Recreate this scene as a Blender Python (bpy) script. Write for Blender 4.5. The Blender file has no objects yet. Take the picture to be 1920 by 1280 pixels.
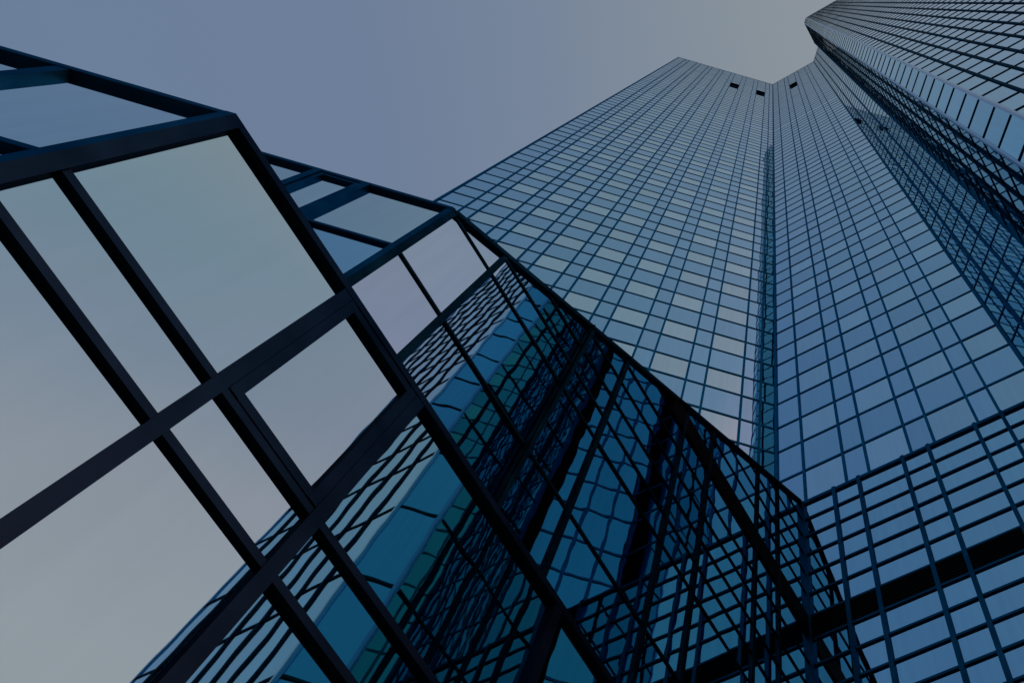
import bpy, bmesh, math, random
from mathutils import Matrix, Vector
random.seed(7)
S = bpy.context.scene
COL = S.collection
CAMZ = 1.6                      # eye height; every z below is given above the eye and lifted by CAMZ

# ------------------------------------------------------------------ camera
RW = [[0.8668871438065188, -0.4518658073471786, -0.2105325914281648],
      [0.4916384844042326, 0.8448133138574399, 0.21114465511094552],
      [0.08245168619067332, -0.2865445111665785, 0.9545124213778579]]
FPX, PX, PY = 1797.548, 960 + 332.2108, 640 - 95.8384
cam = bpy.data.cameras.new("camera")
cam_o = bpy.data.objects.new("camera", cam)
COL.objects.link(cam_o)
cam.sensor_fit = 'HORIZONTAL'
cam.sensor_width = 36
cam.lens = FPX / 1920 * 36
cam.shift_x = -332.2108 / 1920
cam.shift_y = -95.8384 / 1920
cam.clip_start = 0.05
cam.clip_end = 3000
m = Matrix.Identity(4)
for r in range(3):
    m[r][0] = RW[r][0]; m[r][1] = -RW[r][1]; m[r][2] = -RW[r][2]
m[2][3] = CAMZ
cam_o.matrix_world = m
S.camera = cam_o

# ------------------------------------------------------------------ sky, sun, exposure
SUN_EL, SUN_AZ = math.radians(5), math.radians(25)     # low evening sun from +x
w = bpy.data.worlds.new("World")
S.world = w
w.use_nodes = True
nt = w.node_tree
nt.nodes.clear()
out = nt.nodes.new('ShaderNodeOutputWorld')
sky = nt.nodes.new('ShaderNodeTexSky')
sky.sky_type = 'NISHITA'
sky.sun_disc = False
sky.sun_elevation = SUN_EL
sky.sun_rotation = math.pi / 2 - SUN_AZ
bg1 = nt.nodes.new('ShaderNodeBackground')
bg1.inputs['Strength'].default_value = 0.01
nt.links.new(sky.outputs[0], bg1.inputs['Color'])
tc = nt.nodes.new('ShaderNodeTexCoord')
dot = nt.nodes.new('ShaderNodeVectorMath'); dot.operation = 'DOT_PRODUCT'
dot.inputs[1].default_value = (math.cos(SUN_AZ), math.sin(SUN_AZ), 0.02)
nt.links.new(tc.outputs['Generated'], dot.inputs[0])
# a faint thin cloud veil so the evening sky is not perfectly even
nz = nt.nodes.new('ShaderNodeTexNoise')
nz.inputs['Scale'].default_value = 2.2
nz.inputs['Detail'].default_value = 3
nt.links.new(tc.outputs['Generated'], nz.inputs['Vector'])
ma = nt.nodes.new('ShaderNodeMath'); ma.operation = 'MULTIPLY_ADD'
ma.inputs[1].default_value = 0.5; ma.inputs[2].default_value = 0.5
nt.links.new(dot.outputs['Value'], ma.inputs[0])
mb = nt.nodes.new('ShaderNodeMath'); mb.operation = 'MULTIPLY_ADD'
mb.inputs[1].default_value = 0.06; 
nt.links.new(nz.outputs['Fac'], mb.inputs[0])
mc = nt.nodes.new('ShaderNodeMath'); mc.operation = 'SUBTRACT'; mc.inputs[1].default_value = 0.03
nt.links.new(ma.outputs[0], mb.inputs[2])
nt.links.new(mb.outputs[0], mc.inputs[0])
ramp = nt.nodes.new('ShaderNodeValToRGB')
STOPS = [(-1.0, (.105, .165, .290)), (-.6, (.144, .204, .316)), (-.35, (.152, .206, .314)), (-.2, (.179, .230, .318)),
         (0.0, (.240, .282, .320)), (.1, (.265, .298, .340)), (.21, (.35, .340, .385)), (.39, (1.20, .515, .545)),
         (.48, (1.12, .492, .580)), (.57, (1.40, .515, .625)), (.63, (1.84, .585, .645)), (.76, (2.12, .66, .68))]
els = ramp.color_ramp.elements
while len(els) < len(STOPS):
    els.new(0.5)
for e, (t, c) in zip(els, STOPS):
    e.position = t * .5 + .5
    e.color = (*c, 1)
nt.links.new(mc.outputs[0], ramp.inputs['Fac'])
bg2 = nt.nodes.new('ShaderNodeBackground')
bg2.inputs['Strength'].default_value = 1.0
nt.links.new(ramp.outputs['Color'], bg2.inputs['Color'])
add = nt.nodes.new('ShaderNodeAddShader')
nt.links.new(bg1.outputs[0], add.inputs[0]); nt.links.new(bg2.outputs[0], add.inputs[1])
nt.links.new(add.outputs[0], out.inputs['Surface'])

sl = bpy.data.lights.new("sun", 'SUN')
sl.energy = 0.35
sl.angle = math.radians(0.5)
sl.color = (1.0, 0.74, 0.52)
so = bpy.data.objects.new("sun", sl)
COL.objects.link(so)
sd = Vector((math.cos(SUN_EL) * math.cos(SUN_AZ), math.cos(SUN_EL) * math.sin(SUN_AZ), math.sin(SUN_EL)))
so.rotation_euler = sd.to_track_quat('Z', 'Y').to_euler()
so.location = sd * 60

S.view_settings.view_transform = 'Standard'
S.view_settings.look = 'None'
S.view_settings.exposure = 0
S.view_settings.gamma = 1
S.cycles.max_bounces = 14
S.cycles.glossy_bounces = 10

# ------------------------------------------------------------------ materials
def glass(name, f0, edge=(1, 1, 1), wave=.4, amp=.006, fine=None, rough=.012, streak=.06):
    """coated mirror glass: metallic Fresnel, slight roller-wave distortion, faint rain streaks"""
    mt = bpy.data.materials.new(name); mt.use_nodes = True
    t = mt.node_tree; b = t.nodes['Principled BSDF']
    b.inputs['Metallic'].default_value = 1
    b.inputs['Roughness'].default_value = rough
    b.inputs['Specular Tint'].default_value = (*edge, 1)
    co = t.nodes.new('ShaderNodeTexCoord')
    # rain streaks: noise stretched along z
    mp = t.nodes.new('ShaderNodeMapping'); mp.inputs['Scale'].default_value = (9, 9, .35)
    n2 = t.nodes.new('ShaderNodeTexNoise'); n2.inputs['Scale'].default_value = 1.0; n2.inputs['Detail'].default_value = 4
    t.links.new(co.outputs['Object'], mp.inputs['Vector']); t.links.new(mp.outputs[0], n2.inputs['Vector'])
    mr = t.nodes.new('ShaderNodeMapRange')
    mr.inputs['From Min'].default_value = .3; mr.inputs['From Max'].default_value = .7
    mr.inputs['To Min'].default_value = 1 - streak; mr.inputs['To Max'].default_value = 1 + streak
    t.links.new(n2.outputs['Fac'], mr.inputs['Value'])
    # every pane slightly its own tone, from a stored attribute
    at = t.nodes.new('ShaderNodeAttribute'); at.attribute_name = 'tone'
    mm = t.nodes.new('ShaderNodeMath'); mm.operation = 'MULTIPLY'
    t.links.new(mr.outputs[0], mm.inputs[0]); t.links.new(at.outputs['Fac'], mm.inputs[1])
    vm = t.nodes.new('ShaderNodeVectorMath'); vm.operation = 'SCALE'
    vm.inputs[0].default_value = f0
    t.links.new(mm.outputs[0], vm.inputs['Scale'])
    t.links.new(vm.outputs[0], b.inputs['Base Color'])
    n1 = t.nodes.new('ShaderNodeTexNoise'); n1.inputs['Scale'].default_value = 1 / wave
    n1.inputs['Detail'].default_value = 1.0; n1.inputs['Roughness'].default_value = .35
    m1 = t.nodes.new('ShaderNodeMapping'); m1.inputs['Scale'].default_value = (1, 1, 1)
    t.links.new(co.outputs['Object'], m1.inputs['Vector'])
    t.links.new(m1.outputs[0], n1.inputs['Vector'])
    bp = t.nodes.new('ShaderNodeBump'); bp.inputs['Strength'].default_value = 1; bp.inputs['Distance'].default_value = amp
    t.links.new(n1.outputs['Fac'], bp.inputs['Height'])
    t.links.new(bp.outputs[0], b.inputs['Normal'])
    return mt

def metal(name, c, rough=.35, metallic=.0, spec=.5, var=.25, edge=(1, 1, 1)):
    mt = bpy.data.materials.new(name); mt.use_nodes = True
    t = mt.node_tree; b = t.nodes['Principled BSDF']
    b.inputs['Metallic'].default_value = metallic
    b.inputs['Specular IOR Level'].default_value = spec
    b.inputs['Specular Tint'].default_value = (*edge, 1)
    co = t.nodes.new('ShaderNodeTexCoord')
    n = t.nodes.new('ShaderNodeTexNoise'); n.inputs['Scale'].default_value = 2.3; n.inputs['Detail'].default_value = 6
    t.links.new(co.outputs['Object'], n.inputs['Vector'])
    mr = t.nodes.new('ShaderNodeMapRange'); mr.inputs['From Min'].default_value = .3; mr.inputs['From Max'].default_value = .7
    mr.inputs['To Min'].default_value = 1 - var; mr.inputs['To Max'].default_value = 1 + var
    t.links.new(n.outputs['Fac'], mr.inputs['Value'])
    vm = t.nodes.new('ShaderNodeVectorMath'); vm.operation = 'SCALE'; vm.inputs[0].default_value = c
    t.links.new(mr.outputs[0], vm.inputs['Scale']); t.links.new(vm.outputs[0], b.inputs['Base Color'])
    m2 = t.nodes.new('ShaderNodeMapRange'); m2.inputs['To Min'].default_value = rough - .06; m2.inputs['To Max'].default_value = rough + .08
    t.links.new(n.outputs['Fac'], m2.inputs['Value']); t.links.new(m2.outputs[0], b.inputs['Roughness'])
    return mt

G_VIS = glass('vision_glass', (.50, .705, .79), (.84, .93, 1), amp=.0014, wave=.8, streak=.04)
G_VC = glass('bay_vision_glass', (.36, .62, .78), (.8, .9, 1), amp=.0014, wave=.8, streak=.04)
G_SPA = glass('spandrel_glass', (.268, .530, .74), (.82, .91, 1), amp=.0014, wave=.8, streak=.035)
G_POD = glass('podium_glass', (.19, .50, .585), (.48, .68, .87), amp=.0015, wave=.7, streak=.03)
G_RGT = glass('right_wall_glass', (.26, .56, .75), (.85, .92, 1), amp=.0022, wave=.7, streak=.05)
G_RET = glass('return_face_glass', (.48, .70, .78), amp=.0016, wave=.6, streak=.04)
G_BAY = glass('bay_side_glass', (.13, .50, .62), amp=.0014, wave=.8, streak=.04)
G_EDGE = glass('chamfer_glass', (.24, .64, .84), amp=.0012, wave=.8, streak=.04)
G_TEAL = glass('inner_face_glass', (.13, .50, .47), amp=.0014, wave=.8, streak=.04)
G_BAS = glass('pavilion_glass', (.125, .465, .50), amp=.0009, wave=.5, streak=.02)
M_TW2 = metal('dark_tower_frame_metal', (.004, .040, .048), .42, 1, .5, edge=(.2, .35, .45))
M_LUP = metal('front_wall_frame_tone', (.005, .036, .052), .45, 1, .5, edge=(.12, .2, .27))  # darker copy for the front side, light by facing put into the colour
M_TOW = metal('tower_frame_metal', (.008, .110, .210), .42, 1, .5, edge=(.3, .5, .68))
M_POD = metal('podium_frame_metal', (.006, .068, .130), .42, 1, .5, edge=(.25, .4, .52))
M_BAS = metal('pavilion_front_frame_tone', (.007, .026, .044), .45, 1, .5, edge=(.18, .24, .3))  # front-facing copy of the frame metal, its different light is in the tone
M_POST = metal('corner_post_metal', (.24, .42, .62), .25, 1, .5, .08)
M_GLINT = metal('channel_glint_metal', (.012, .07, .085), .3, 1, edge=(.1, .2, .25))
M_DARK = metal('louvre_opening_black', (.004, .005, .008), .6, 0, .06)
M_CORE = metal('core_wall', (.01, .014, .02), .8, 0, .1)
M_SASH = metal('sash_underside', (.030, .026, .020), .6, 0, .2)
M_ROOF = metal('roof_membrane', (.08, .08, .085), .9, 0, .1)

# ------------------------------------------------------------------ projection helpers (to rank the repeats by how large they show)
def project(P):
    x, y, z = P[0], P[1], P[2] - CAMZ
    c = [RW[0][i] * x + RW[1][i] * y + RW[2][i] * z for i in range(3)]
    if c[2] <= 0.05:
        return None
    return (PX + FPX * c[0] / c[2], PY + FPX * c[1] / c[2])

def inside(p, poly):
    r = False; j = len(poly) - 1
    for i in range(len(poly)):
        a, b = poly[i], poly[j]
        if (a[1] > p[1]) != (b[1] > p[1]) and p[0] < (b[0] - a[0]) * (p[1] - a[1]) / (b[1] - a[1]) + a[0]:
            r = not r
        j = i
    return r

OCC_POD = [(0, 85), (453, 211), (510, 292), (852, 393), (951, 484), (1497, 947), (1920, 752), (1920, 1285), (0, 1285)]
OCC_T2 = [(1527, 80), (1920, 459), (1920, -5), (1568, -2), (1511, 34)]
OCC_BAS = [(0, 85), (453, 211), (656, 540), (790, 745), (1048, 1111), (1162, 1285), (0, 1285)]

def shown(quad, occ):
    """projected area times the share of sample points that are in frame and not covered"""
    pts = [project(p) for p in quad]
    if any(p is None for p in pts):
        return 0
    A = 0
    for i in range(len(pts)):
        a, b = pts[i], pts[(i + 1) % len(pts)]
        A += a[0] * b[1] - b[0] * a[1]
    n = 0; N = 0
    q = quad if len(quad) == 4 else None
    for i in range(9):
        for j in range(3):
            u, v = (i + .5) / 9, (j + .5) / 3
            if q:
                P = [(q[0][k] * (1 - u) + q[1][k] * u) * (1 - v) + (q[3][k] * (1 - u) + q[2][k] * u) * v for k in range(3)]
            else:
                P = [sum(p[k] for p in quad) / len(quad) for k in range(3)]
            s = project(P); N += 1
            if s and 0 <= s[0] <= 1920 and 0 <= s[1] <= 1280 and not any(inside(s, o) for o in occ):
                n += 1
    return abs(A) * n / N

# ------------------------------------------------------------------ mesh helpers
class Piece:
    __slots__ = ('verts', 'faces', 'tone', 'rank', 'mat')
    def __init__(s, v, f, mat, rank=0, tone=1.0):
        s.verts, s.faces, s.mat, s.rank, s.tone = v, f, mat, rank, tone

def to_obj(name, pieces, parent, mat=None, bevel=0):
    v, f, tn, mi = [], [], [], []
    mats = []
    for p in pieces:
        o = len(v)
        v += p.verts
        if p.mat not in mats: mats.append(p.mat)
        for q in p.faces:
            f.append([i + o for i in q]); tn.append(p.tone); mi.append(mats.index(p.mat))
    me = bpy.data.meshes.new(name)
    me.from_pydata(v, [], f)
    for q in mats: me.materials.append(q)
    me.polygons.foreach_set('material_index', mi)
    a = me.attributes.new('tone', 'FLOAT', 'FACE')
    a.data.foreach_set('value', tn)
    me.update()
    o = bpy.data.objects.new(name, me)
    COL.objects.link(o)
    if parent:
        o.parent = parent
        o.matrix_parent_inverse = Matrix.Translation(-parent.location)
    return o

def prism(poly, n, depth):
    """poly: list of 3D points (front face), pushed back by depth along -n"""
    k = len(poly)
    v = [tuple(p) for p in poly] + [(p[0] - n[0] * depth, p[1] - n[1] * depth, p[2]) for p in poly]
    f = [list(range(k)), list(range(2 * k - 1, k - 1, -1))]
    for i in range(k):
        j = (i + 1) % k
        f.append([i, k + i, k + j, j])
    return v, f

def thing(name, label, cat, loc, group=None):
    o = bpy.data.objects.new(name, None)
    COL.objects.link(o); o.location = loc
    o['label'] = label; o['category'] = cat
    if group: o['group'] = group
    return o

def emit(name, pieces, parent, limit=100):
    """the pieces that show largest become parts of their own, the rest one part"""
    ps = sorted(pieces, key=lambda p: -p.rank)
    vis = [p for p in ps if p.rank > .5]
    if len(ps) <= limit:
        for p in ps: to_obj(name, [p], parent)
        return
    head = vis[:limit]; rest = vis[limit:] + [p for p in ps if p.rank <= .5]
    for p in head: to_obj(name, [p], parent)
    if rest:
        o = to_obj(name, rest, parent); o['kind'] = 'stuff'

def clip_below(poly, line):
    """keep the part of a (s,z) polygon under z = line(s)"""
    if line is None: return poly
    outp = []
    for i in range(len(poly)):
        a, b = poly[i], poly[(i + 1) % len(poly)]
        da, db = line(a[0]) - a[1], line(b[0]) - b[1]
        if da >= 0: outp.append(a)
        if da * db < 0:
            t = da / (da - db)
            outp.append((a[0] + t * (b[0] - a[0]), a[1] + t * (b[1] - a[1])))
    return outp

class Facade:
    """a curtain wall: s runs along heading from p0, out is the outward side, glass in the plane, frames proud of it"""
    def __init__(s, p0, head, side, occ):
        a = math.radians(head)
        s.p0 = p0; s.u = (math.cos(a), math.sin(a))
        s.n = (-s.u[1] * side, s.u[0] * side)
        s.occ = occ
        s.flip = side > 0
    def P(s, t, z, d=0.0):
        return (s.p0[0] + s.u[0] * t + s.n[0] * d, s.p0[1] + s.u[1] * t + s.n[1] * d, z + CAMZ)
    def pane(s, poly, mat, tilt=.0025, tone=.06):
        if len(poly) < 3: return None
        cs = sum(p[0] for p in poly) / len(poly); cz = sum(p[1] for p in poly) / len(poly)
        a, b = random.gauss(0, tilt), random.gauss(0, tilt)
        front = [s.P(t, z, a * (t - cs) + b * (z - cz)) for t, z in poly]
        if s.flip: front = front[::-1]
        v, f = prism(front, s.n, .012)
        return Piece(v, f, mat, shown([s.P(t, z) for t, z in poly], s.occ), 1 + random.uniform(-tone, tone))
    def bar(s, t0, t1, z0, z1, d0, d1, mat, lean=None):
        """box from (t0,z0) to (t1,z1), depth d0..d1; lean = (zl,zr) gives sloping top/bottom"""
        c = [(t0, z0), (t1, z0), (t1, z1), (t0, z1)]
        if lean: c = lean
        front = [s.P(t, z, d1) for t, z in c]
        rank = shown(front, s.occ)
        if s.flip: front = front[::-1]
        v, f = prism(front, s.n, d1 - d0)
        return Piece(v, f, mat, rank)

def offset_poly(poly, d):
    """inset a plan polygon (counter-clockwise) by d"""
    k = len(poly); res = []
    for i in range(k):
        a, b, c = poly[i - 1], poly[i], poly[(i + 1) % k]
        def nrm(p, q):
            l = math.hypot(q[0] - p[0], q[1] - p[1]); return (-(q[1] - p[1]) / l, (q[0] - p[0]) / l)
        n1, n2 = nrm(a, b), nrm(b, c)
        den = 1 + n1[0] * n2[0] + n1[1] * n2[1]
        res.append((b[0] + d * (n1[0] + n2[0]) / den, b[1] + d * (n1[1] + n2[1]) / den))
    return res

def core(poly, z0, z1, mat, name, parent, inset=.1):
    q = offset_poly(poly, inset)
    k = len(q)
    v = [(p[0], p[1], z0 + CAMZ) for p in q] + [(p[0], p[1], z1 + CAMZ) for p in q]
    f = [list(range(k))[::-1], list(range(k, 2 * k))] + [[i, (i + 1) % k, k + (i + 1) % k, k + i] for i in range(k)]
    return to_obj(name, [Piece(v, f, mat)], parent)

# ------------------------------------------------------------------ storeys of the two towers
TOP = 153.0
LEV = []                       # (z0, z1, kind) rows, kind 0 spandrel 1 vision
z = 33.35 - 3.41 * 4
low = [-1.6, 0.2, 2.8, 5.6, 8.3, 11.0, 13.5, 15.75, z - 1.62]     # taller rows at the foot of the towers
rows = [(low[i], low[i + 1], 0) for i in range(len(low) - 1)] + [(z - 1.62, z, 1)]
k = -4
while z < TOP - 1.0:
    b = 1.79
    if k == 18: b = 2.21       # the taller plant storey
    if z + b + 1.62 > TOP: break
    rows.append((z, z + b, 0)); rows.append((z + b, z + b + 1.62, 1))
    z += b + 1.62
    k += 1
while z < TOP - 2.0:
    rows.append((z, z + 1.7, 0)); z += 1.7
rows.append((z, TOP, 0))
VIS_TOP = 136.5

def tower_facade(fc, cols, kinds, length, vis, spa, mul, tra, mw=.072, mp=.036, th=.092, tp=.020, M=None, vtop=VIS_TOP, first=None, ztr=TOP, skip=(), GS=None, GV=None):
    """cols: mullion positions inside 0..length; kinds: one letter per column, v = has vision panes"""
    M = M or M_TOW
    edges = [0] + cols + [length]
    for (z0, z1, kd) in rows:
        for ci in range(len(edges) - 1):
            if (ci, round(z0)) in skip: continue
            a, b = edges[ci], edges[ci + 1]
            v = kinds[ci] == 'a' or kd == 1 and (kinds[ci] == 'v' and z1 < vtop)
            p = fc.pane([(a + .004, z0 + .004), (b - .004, z0 + .004), (b - .004, z1 - .004), (a + .004, z1 - .004)],
                        (GV or G_VIS) if v else (GS or G_SPA), tilt=.0018, tone=.07 if v else .05)
            (vis if v else spa).append(p)
        if z0 < ztr:
            tra.append(fc.bar(.0, length, z0 - th / 2, z0 + th / 2, -.05, tp, M))
    for c in cols:
        mul.append(fc.bar(c - mw / 2, c + mw / 2, rows[0][0], TOP - .02, -.06, mp, M))

def hatch(fc, t0, t1, z0, z1, parent):
    """top-hung window standing open: dark opening and a tilted sash"""
    o = to_obj('unlit_opening_sheet', [fc.bar(t0 + .05, t1 - .05, z0 + .05, z1 - .05, -.08, -.03, M_DARK)], parent)  # near-black sheet stands for the unlit room behind the opening
    # sash hinged at the top, its foot swung outwards
    sw = .25
    pts = [(t0 + .02, z1 - .06, .0), (t1 - .02, z1 - .06, .0), (t1 - .02, z0 + .02, sw), (t0 + .02, z0 + .02, sw)]
    v = [fc.P(*p) for p in pts] + [fc.P(p[0], p[1], p[2] + .05) for p in pts]
    f = [[0, 1, 2, 3], [7, 6, 5, 4], [0, 4, 5, 1], [1, 5, 6, 2], [2, 6, 7, 3], [3, 7, 4, 0]]
    s = to_obj('sash', [Piece(v, f, M_SASH)], o)
    s.matrix_parent_inverse = Matrix.Identity(4)
    return o

# ------------------------------------------------------------------ tower with the folded bay (three faces seen)
P2 = (-5.70, 10.90); P3 = (1.43, 10.90)
q = math.sqrt(.5)
LA, LD = 15.30, 2.44
P1 = (P2[0] - LA * q, P2[1] - LA * q)
P4 = (P3[0] + LD * q, P3[1] - LD * q)
t1 = thing('office_tower', 'tall blue mirror glass tower with a folded bay and three open windows near its top', 'skyscraper', (-6, 14, 0), 'twin glass towers')
poly1 = [P1, P2, P3, P4, (14.0, P4[1]), (14.0, 22.0), (-16.5, 22.0), (-18.3, 1.9)]
core(poly1, rows[0][0], TOP - .3, M_CORE, 'wall', t1, .12)
vis, spa, mul, tra = [], [], [], []
fA = Facade(P2, 225, 1, [OCC_POD])
fC = Facade(P2, 0, -1, [OCC_POD])
fD = Facade(P3, -45, -1, [OCC_POD, OCC_T2])
hrow = [i for i, r in enumerate(rows) if r[0] < 133.6 <= r[1]][0]
hz0, hz1 = rows[hrow][0], rows[hrow][1]
HR = round(hz0)
tower_facade(fA, [.51, 1.13, 2.36, 2.98, 4.20, 4.83, 6.06, 6.68, 7.91, 8.53, 9.76, 10.38, 11.61, 12.23, 13.46, 14.08],
             'ssvsvsvsvsvsvsvss', LA, vis, spa, mul, tra, skip=((2, HR), (6, HR)))
tower_facade(fC, [.83, 1.96, 2.57, 3.70, 4.31, 5.44, 6.00], 'svsvsvsv', 7.13, vis, spa, mul, tra, GV=G_VC, skip=((3, HR),))
tower_facade(fD, [.66, 1.44], 'sss', LD, vis, spa, mul, tra, mw=.10, GS=G_BAY)
emit('window', vis, t1); emit('spandrel_panel', spa, t1); emit('mullion', mul, t1); emit('transom', tra, t1)
for fc, a, b in ((fA, 1.13, 2.36), (fA, 4.83, 6.06), (fC, 2.57, 3.70)):
    hatch(fc, a, b, hz0, hz1, t1)
# valley and edge trims
vp = Facade(P2, 0, -1, [OCC_POD])
to_obj('corner_post', [vp.bar(-.02, .07, rows[0][0], TOP - .03, -.05, .055, M_TOW)], t1)
to_obj('corner_post', [fC.bar(7.13 - .07, 7.13 + .02, rows[0][0], TOP - .03, -.05, .06, M_TOW)], t1)
to_obj('corner_post', [fA.bar(LA - .07, LA + .02, rows[0][0], TOP - .03, -.05, .05, M_TOW)], t1)
for fc, L in ((fA, LA), (fC, 7.13), (fD, LD)):
    to_obj('parapet', [fc.bar(.0, L, TOP - .02, TOP + .12, -.3, .03, G_SPA)], t1)

# ------------------------------------------------------------------ tower at the right edge of the picture
Q1, Q2, Q3, Q4 = (2.83, 8.45), (2.83, 5.17), (3.43, 4.57), (8.60, 4.57)
t2 = thing('office_tower', 'glass tower with thick dark mullions, cut off at the upper right corner', 'skyscraper', (7, 6.5, 0), 'twin glass towers')
poly2 = [Q1, Q2, Q3, Q4, (12.0, 7.97), (12.0, 8.45)]
core(poly2, rows[0][0], TOP - .3, M_CORE, 'wall', t2, .12)
vis, spa, mul, tra = [], [], [], []
fG = Facade(Q3, 0, -1, []); fF = Facade(Q2, -45, -1, []); fE = Facade(Q2, 90, 1, [])
LG, LF, LE = Q4[0] - Q3[0], .6 / q, Q1[1] - Q2[1]
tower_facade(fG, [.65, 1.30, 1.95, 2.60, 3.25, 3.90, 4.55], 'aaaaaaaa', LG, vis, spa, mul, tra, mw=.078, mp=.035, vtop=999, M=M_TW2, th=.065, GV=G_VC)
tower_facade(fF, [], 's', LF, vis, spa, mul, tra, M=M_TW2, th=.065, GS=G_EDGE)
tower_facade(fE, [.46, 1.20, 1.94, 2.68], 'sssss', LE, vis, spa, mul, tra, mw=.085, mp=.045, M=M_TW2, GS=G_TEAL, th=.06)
fH = Facade(Q4, 45, -1, [])
LH = math.hypot(12.0 - Q4[0], 7.97 - Q4[1])
tower_facade(fH, [.6, 1.7, 2.3, 3.4, 4.0], 'svsvsv', LH, vis, spa, mul, tra)
emit('window', vis, t2); emit('spandrel_panel', spa, t2); emit('mullion', mul, t2); emit('transom', tra, t2)
def post(name, fa, ta, fb, tb, parent, mat, z0, z1, wd=.07, d=.03):
    """a folded trim round an outside corner, one mesh: a strip on each face and the chamfer between"""
    a0, a1 = fa.P(ta[0], z0, d), fa.P(ta[1], z0, d)
    b1, b0 = fb.P(tb[1], z0, d), fb.P(tb[0], z0, d)
    i0, i1 = fa.P(ta[0], z0, -.04), fb.P(tb[0], z0, -.04)
    ring = [a0, a1, b1, b0, i1, i0]
    k = len(ring); h = z1 - z0
    v = ring + [(p[0], p[1], p[2] + h) for p in ring]
    f = [list(range(k)), list(range(2 * k - 1, k - 1, -1))] + [[i, k + i, k + (i + 1) % k, (i + 1) % k] for i in range(k)]
    o = to_obj(name, [Piece(v, f, mat)], parent)
    bm = bmesh.new(); bm.from_mesh(o.data); bmesh.ops.recalc_face_normals(bm, faces=bm.faces); bm.to_mesh(o.data); bm.free()
    return o
post('corner_post', fF, (.05, -.0), fE, (.05, -.0), t2, M_POST, rows[0][0], TOP)
post('corner_post', fF, (LF - .05, LF + .0), fG, (.05, -.0), t2, M_POST, rows[0][0], TOP)
post('corner_post', fE, (LE - .09, LE), Facade(Q1, 0, 1, []), (.07, 0), t2, M_TOW, rows[0][0], TOP, d=.08)
post('corner_post', fG, (LG - .05, LG + .0), fH, (.05, -.0), t2, M_POST, rows[0][0], TOP)
for fc, L in ((fG, LG), (fF, LF), (fE, LE)):
    to_obj('parapet', [fc.bar(.0, L, TOP + .004, TOP + .14, -.3, .03, G_SPA)], t2)

# ------------------------------------------------------------------ stepped glass podium (set back wall, sloping top, and wall on the right)
pod = thing('podium_building', 'dark framed glass podium with a sloping stepped top edge and two black louvre bands', 'building', (-8, 12, 0))
XL, YR = -4.53, 9.89
PTOP = 19.44
RL = [PTOP - .687 * i for i in range(1, 19)]          # transom heights of the wall on the right
Y0 = .235
B2TOP = 11.19
polyP = [(XL, YR), (XL, Y0), (XL - 4.0 * q, Y0 - 4.0 * q), (-14.0, -2.6), (-14.0, YR), ]
polyPc = [(XL, Y0), (XL, YR), (-14.0, YR), (-14.0, -2.6), (XL - 4.0 * q, Y0 - 4.0 * q)]
fL = Facade((XL, 0), 90, -1, [OCC_BAS])
fR = Facade((XL, YR), 0, -1, [])
fS = Facade((XL, Y0), 225, 1, [OCC_BAS])
diag = lambda t: B2TOP + (t - Y0) * (PTOP - B2TOP) / (YR - .10 - Y0)
win, mul, tra = [], [], []
YM = [1.10, 2.81, 3.66, 5.33, 6.18, 7.86, 8.69]
LL = [-1.6, 3.0, 5.0, 7.6, 9.39] + [v for v in sorted(RL) if v > 11.0] + [PTOP]
BAND = (RL[6], RL[5])
ed = [Y0] + YM + [YR]
for i in range(len(LL) - 1):
    if abs(LL[i] - BAND[0]) < .01: continue
    for c in range(len(ed) - 1):
        poly = clip_below([(ed[c] + .004, LL[i] + .004), (ed[c + 1] - .004, LL[i] + .004), (ed[c + 1] - .004, LL[i + 1] - .004), (ed[c] + .004, LL[i + 1] - .004)], diag)
        p = fL.pane(poly, G_POD, tilt=.003, tone=.05)
        if p: win.append(p)
    if i:
        t0 = Y0 if LL[i] < B2TOP + .1 else Y0 + (LL[i] - B2TOP) / (diag(1) - diag(0)) + .05
        if t0 < YR - .2: tra.append(fL.bar(t0, YR, LL[i] - .048, LL[i], -.05, .018, M_LUP))
for y in YM:
    mul.append(fL.bar(y - .04, y + .04, -1.6, diag(y) - .02, -.06, .034, M_LUP))
to_obj('channel_glint', [fL.bar(2.81 - .068, 2.81 - .050, 5, diag(2.81) - .1, .02, .10, M_GLINT), fL.bar(2.81 - .085, 2.81 - .073, 5, diag(2.81) - .1, .02, .075, M_GLINT)], pod)  # added strips stand for the light reflected in the mullion channel
# sloping top rail
to_obj('coping', [fL.bar(0, 0, 0, 0, -.35, .050, M_LUP, lean=[(Y0 + .02, diag(Y0 + .02) - .085), (YR - .1, diag(YR - .1) - .085), (YR - .1, diag(YR - .1) + .03), (Y0 + .02, diag(Y0 + .02) + .03)])], pod)
# louvre bands
def louvre(fc, poly_s, z0, z1, n=9):
    ps = []
    t0, t1 = poly_s
    ps.append(fc.bar(t0, t1, z0, z1, -.06, -.03, M_DARK))
    for i in range(n):
        zz = z0 + (i + .5) * (z1 - z0) / n
        ps.append(fc.bar(t0, t1, zz - .008, zz + .012, -.03, .035, M_DARK))
    to_obj('louvre', ps, pod)
louvre(fL, (Y0 + (BAND[0] - B2TOP) / (diag(1) - diag(0)) + .7, YR - .02), BAND[0], BAND[1] - .07)
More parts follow.
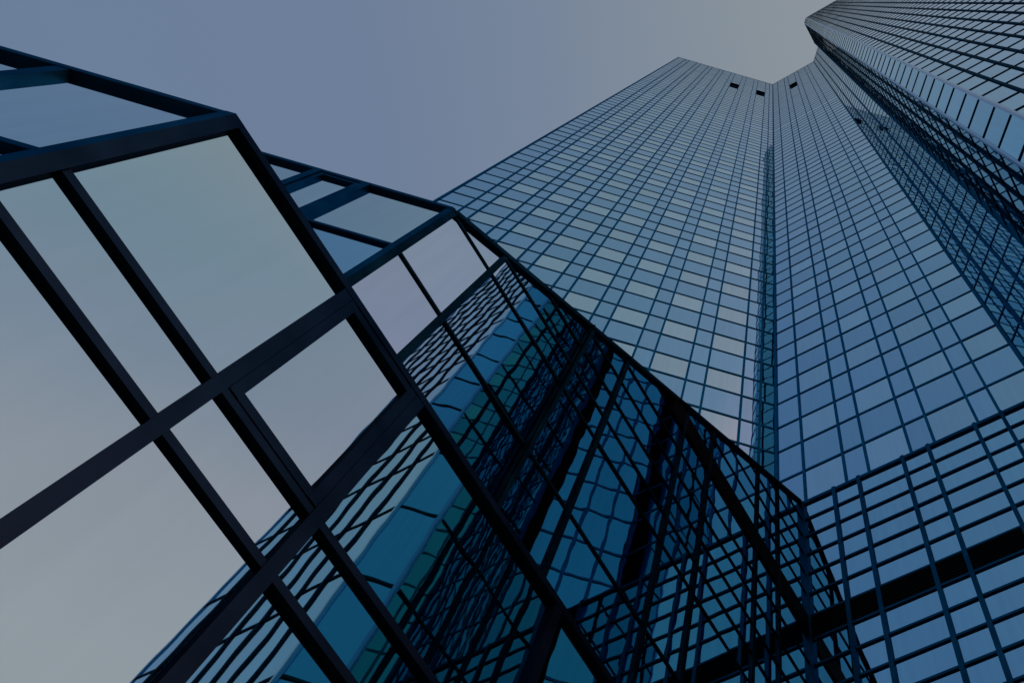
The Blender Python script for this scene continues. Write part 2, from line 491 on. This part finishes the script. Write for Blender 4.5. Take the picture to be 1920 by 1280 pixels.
# right wall
XM = [-3.72, -3.11, -2.04, -1.43, -.33, .28, 1.37, 1.98]
RLV = [-1.6, 2.0, 4.5] + [v for v in sorted(RL) if v > 6.5] + [PTOP]
er = [0] + [x - XL for x in XM] + [2.80 - XL]
LRr = 2.80 - XL
for i in range(len(RLV) - 1):
    if abs(RLV[i] - BAND[0]) >= .01:
        for c in range(len(er) - 1):
            a, b = er[c], er[c + 1]
            win.append(fR.pane([(a + .004, RLV[i] + .004), (b - .004, RLV[i] + .004), (b - .004, RLV[i + 1] - .004), (a + .004, RLV[i + 1] - .004)], G_RGT, tilt=.002, tone=.03))
    if i: tra.append(fR.bar(.0, LRr, RLV[i] - .054, RLV[i], -.05, .034, M_POD))
for x in XM:
    mul.append(fR.bar(x - XL - .042, x - XL + .042, -1.6, PTOP + .09, -.06, .055, M_POD))
louvre(fR, (.08, LRr - .02), BAND[0], BAND[1] - .075, 8)
to_obj('coping', [fR.bar(.0, LRr, PTOP - .07, PTOP + .02, -.45, .05, M_POD)], pod)
to_obj('corner_post', [fR.bar(-.02, .085, -1.6, PTOP - .01, -.05, .09, M_POD)], pod)
# return face of the upper block
SM = [1.07, 1.68, 2.6]
es = [0] + SM + [4.0]
SL = [-1.6, 4.5, 7.6, 9.39, B2TOP]
for i in range(len(SL) - 1):
    for c in range(len(es) - 1):
        vent = (c == 1 and i >= 3)
        a, b = es[c], es[c + 1]
        g = [(a + .004, SL[i] + .004), (b - .004, SL[i] + .004), (b - .004, SL[i + 1] - .004), (a + .004, SL[i + 1] - .004)]
        if vent: continue
        win.append(fS.pane(g, G_RET if i >= 3 else G_RGT, tilt=.002))
    if i:
        tra.append(fS.bar(.0, 4.0, SL[i] - .058, SL[i], -.05, .034, M_POD))
for sm in SM:
    mul.append(fS.bar(sm - .045, sm + .045, -1.6, B2TOP - .02, -.06, .060, M_POD))
to_obj('coping', [fS.bar(.0, 4.0, B2TOP - .06, B2TOP + .03, -.35, .05, M_POD)], pod)

def frame_pieces(fc, t0, t1, z0, z1, wd, d0, d1, mat):
    """a window frame of four butted rails"""
    return [fc.bar(t0, t0 + wd, z0, z1, d0, d1, mat), fc.bar(t1 - wd, t1, z0, z1, d0, d1, mat),
            fc.bar(t0 + wd, t1 - wd, z0, z0 + wd, d0, d1 - .003, mat), fc.bar(t0 + wd, t1 - wd, z1 - wd, z1, d0, d1 - .003, mat)]

def vent_window(fc, t0, t1, z0, z1, parent, mg, mm, wd=.07):
    f = to_obj('vent_window', frame_pieces(fc, t0, t1, z0, z1, wd, -.04, .045, mm), parent)
    p = to_obj('pane', [fc.pane([(t0 + wd - .01, z0 + wd - .01), (t1 - wd + .01, z0 + wd - .01), (t1 - wd + .01, z1 - wd + .01), (t0 + wd - .01, z1 - wd + .01)], mg, tilt=.001)], f)
    p.matrix_parent_inverse = Matrix.Identity(4)
    return f
vent_window(fS, 1.07 + .055, 1.68 - .055, 9.39 + .015, B2TOP - .10, pod, G_RET, M_POD, .05)
emit('window', win, pod); emit('mullion', mul, pod); emit('transom', tra, pod)
d = .045; e = d * math.tan(math.radians(22.5))
to_obj('corner_post', [fL.bar(Y0 - e, Y0 + .07, -1.6, B2TOP + .02, -.03, d, M_LUP), fS.bar(-e, .05, -1.6, B2TOP + .02, -.03, d, M_POD)], pod)  # post halves coloured apart for the light each face takes
# solid behind the glass, roof following the slope
def podium_core():
    i = .12
    lo, hi = -1.6, None
    def zt(y): return (diag(max(y, Y0)) if y > Y0 else B2TOP) - .15
    ring = [(XL - i, Y0 + i * .4), (XL - i, YR + .3), (-14, YR + .3), (-14, Y0 + i * .4)]
    v = [(x, y, lo + CAMZ) for x, y in ring] + [(x, y, zt(min(y, YR - .1)) + CAMZ) for x, y in ring]
    f = [[3, 2, 1, 0], [4, 5, 6, 7]] + [[k, (k + 1) % 4, 4 + (k + 1) % 4, 4 + k] for k in range(4)]
    a = Piece(v, f, M_CORE)
    tri = [(XL - i, Y0 + i * .4), (-14, Y0 + i * .4), (-14, -2.55), (XL - 4 * q - .05, Y0 - 4 * q + .12)]
    v2 = [(x, y, lo + CAMZ) for x, y in tri] + [(x, y, B2TOP - .15 + CAMZ) for x, y in tri]
    b = Piece(v2, [[3, 2, 1, 0], [4, 5, 6, 7]] + [[k, (k + 1) % 4, 4 + (k + 1) % 4, 4 + k] for k in range(4)], M_CORE)
    bk = [(XL - .1, YR + .12), (2.78, YR + .12), (2.78, YR + .9), (XL - .1, YR + .9)]
    v3 = [(x, y, lo + CAMZ) for x, y in bk] + [(x, y, PTOP - .1 + CAMZ) for x, y in bk]
    c = Piece(v3, [[3, 2, 1, 0], [4, 5, 6, 7]] + [[k, (k + 1) % 4, 4 + (k + 1) % 4, 4 + k] for k in range(4)], M_CORE)
    o = to_obj('wall', [a, b, c], pod)
    bm = bmesh.new(); bm.from_mesh(o.data); bmesh.ops.recalc_face_normals(bm, faces=bm.faces); bm.to_mesh(o.data); bm.free()
podium_core()

# ------------------------------------------------------------------ low pavilion nearest the camera
pav = thing('entrance_pavilion', 'low glass block nearest the camera at lower left with broad dark window bars', 'building', (-4, 3, 0))
XB, YB = -3.495, -1.11
BT = 6.20
fB = Facade((XB, 0), 90, -1, [])
fBs = Facade((XB, YB), 225, 1, [])
win, mul, tra = [], [], []
BM = [.265, 1.165, 3.06, 3.95, 5.80, 6.70, 8.55]
BL = [-1.6, .6, 1.9, 4.03, 4.55, BT]
eb = [YB] + BM + [YR - .02]
for i in range(len(BL) - 1):
    for c in range(len(eb) - 1):
        a, b = eb[c], eb[c + 1]
        if c == 1 and i == 4: continue
        win.append(fB.pane([(a + .004, BL[i] + .004), (b - .004, BL[i] + .004), (b - .004, BL[i + 1] - .004), (a + .004, BL[i + 1] - .004)], G_BAS, tilt=.003, tone=.015))
    if i: tra.append(fB.bar(YB + .02, YR - .02, BL[i] - .062, BL[i], -.05, .036, M_BAS))
for y in BM:
    mul.append(fB.bar(y - .045, y + .045, -1.6, BT - .02, -.06, .046, M_BAS))
vent_window(fB, .265 + .048, 1.165 - .048, 4.553, BT - .066, pav, G_BAS, M_BAS, .075)
to_obj('coping', [fB.bar(YB, YR - .02, BT - .062, BT + .012, -.3, .05, M_BAS)], pav)
BSM = [1.13, 1.95, 3.0]
ebs = [0] + BSM + [4.4]
for i in range(len(BL) - 1):
    for c in range(len(ebs) - 1):
        a, b = ebs[c], ebs[c + 1]
        win.append(fBs.pane([(a + .004, BL[i] + .004), (b - .004, BL[i] + .004), (b - .004, BL[i + 1] - .004), (a + .004, BL[i + 1] - .004)], G_RET if i >= 4 else G_RGT, tilt=.002, tone=.03))
    if i and i != 3: tra.append(fBs.bar(.02, 4.4, BL[i] - .062, BL[i], -.05, .036, M_POD))
for sm in BSM:
    mul.append(fBs.bar(sm - .045, sm + .045, -1.6, BT + .02, -.06, .046, M_POD))
to_obj('coping', [fBs.bar(.0, 4.4, BT - .062, BT + .012, -.3, .05, M_POD)], pav)
emit('window', win, pav); emit('mullion', mul, pav); emit('transom', tra, pav)
d = .055; e = d * math.tan(math.radians(22.5))
to_obj('corner_post', [fB.bar(YB - e, YB + .075, -1.6, BT + .004, -.03, d, M_BAS), fBs.bar(-e, .05, -1.6, BT + .004, -.03, d, M_POD)], pav)  # one post, the return strip bluer to paint in its sky light
def pav_core():
    i = .1
    ring = [(XB - i, YB + .05), (XB - i, YR - .1), (XL + .1, YR - .1), (XL + .1, YB + .05), ]
    ring2 = [(XL + .1, YB + .05), (XL + .1, YR - .1), (-13.9, YR - .1), (-13.9, -4.2), (XB - 4.4 * q, YB - 4.4 * q + .2)]
    ps = []
    for rg, zt in ((ring, BT - .1), ([(XB - i, YB + .06), (XL + .1, YB + .06), (XL + .1, Y0), (-9, Y0 - 3.9), (-9, -4.2), (XB - 4.4 * q, YB - 4.4 * q + .2)], BT - .1)):
        k = len(rg)
        v = [(x, y, -1.6 + CAMZ) for x, y in rg] + [(x, y, zt + CAMZ) for x, y in rg]
        ps.append(Piece(v, [list(range(k))[::-1], list(range(k, 2 * k))] + [[a, (a + 1) % k, k + (a + 1) % k, k + a] for a in range(k)], M_CORE))
        break
    rg = [(XB - .14, YB + .04), (XL + .1, YB + .04), (-6.2, -1.06), (-6.9, -4.3)]
    k = len(rg)
    v = [(x, y, -1.6 + CAMZ) for x, y in rg] + [(x, y, BT - .1 + CAMZ) for x, y in rg]
    ps.append(Piece(v, [list(range(k))[::-1], list(range(k, 2 * k))] + [[a, (a + 1) % k, k + (a + 1) % k, k + a] for a in range(k)], M_CORE))
    o = to_obj('wall', ps, pav)
    bm = bmesh.new(); bm.from_mesh(o.data); bmesh.ops.recalc_face_normals(bm, faces=bm.faces); bm.to_mesh(o.data); bm.free()
pav_core()

# ------------------------------------------------------------------ ground
g = metal('stone_paving', (.22, .21, .20), .85, 0, .2, .2)
t = g.node_tree
br = t.nodes.new('ShaderNodeTexBrick'); br.inputs['Scale'].default_value = 1.6
br.inputs['Color1'].default_value = (.10, .10, .098, 1); br.inputs['Color2'].default_value = (.12, .118, .112, 1); br.inputs['Mortar'].default_value = (.05, .05, .05, 1)
br.inputs['Mortar Size'].default_value = .012
co = t.nodes.new('ShaderNodeTexCoord'); t.links.new(co.outputs['Object'], br.inputs['Vector'])
t.links.new(br.outputs['Color'], t.nodes['Principled BSDF'].inputs['Base Color'])
R = 900
gr = to_obj('ground', [Piece([(-R, -R, 0), (R, -R, 0), (R, R, 0), (-R, R, 0)], [[0, 1, 2, 3]], g)], None)
gr['kind'] = 'structure'
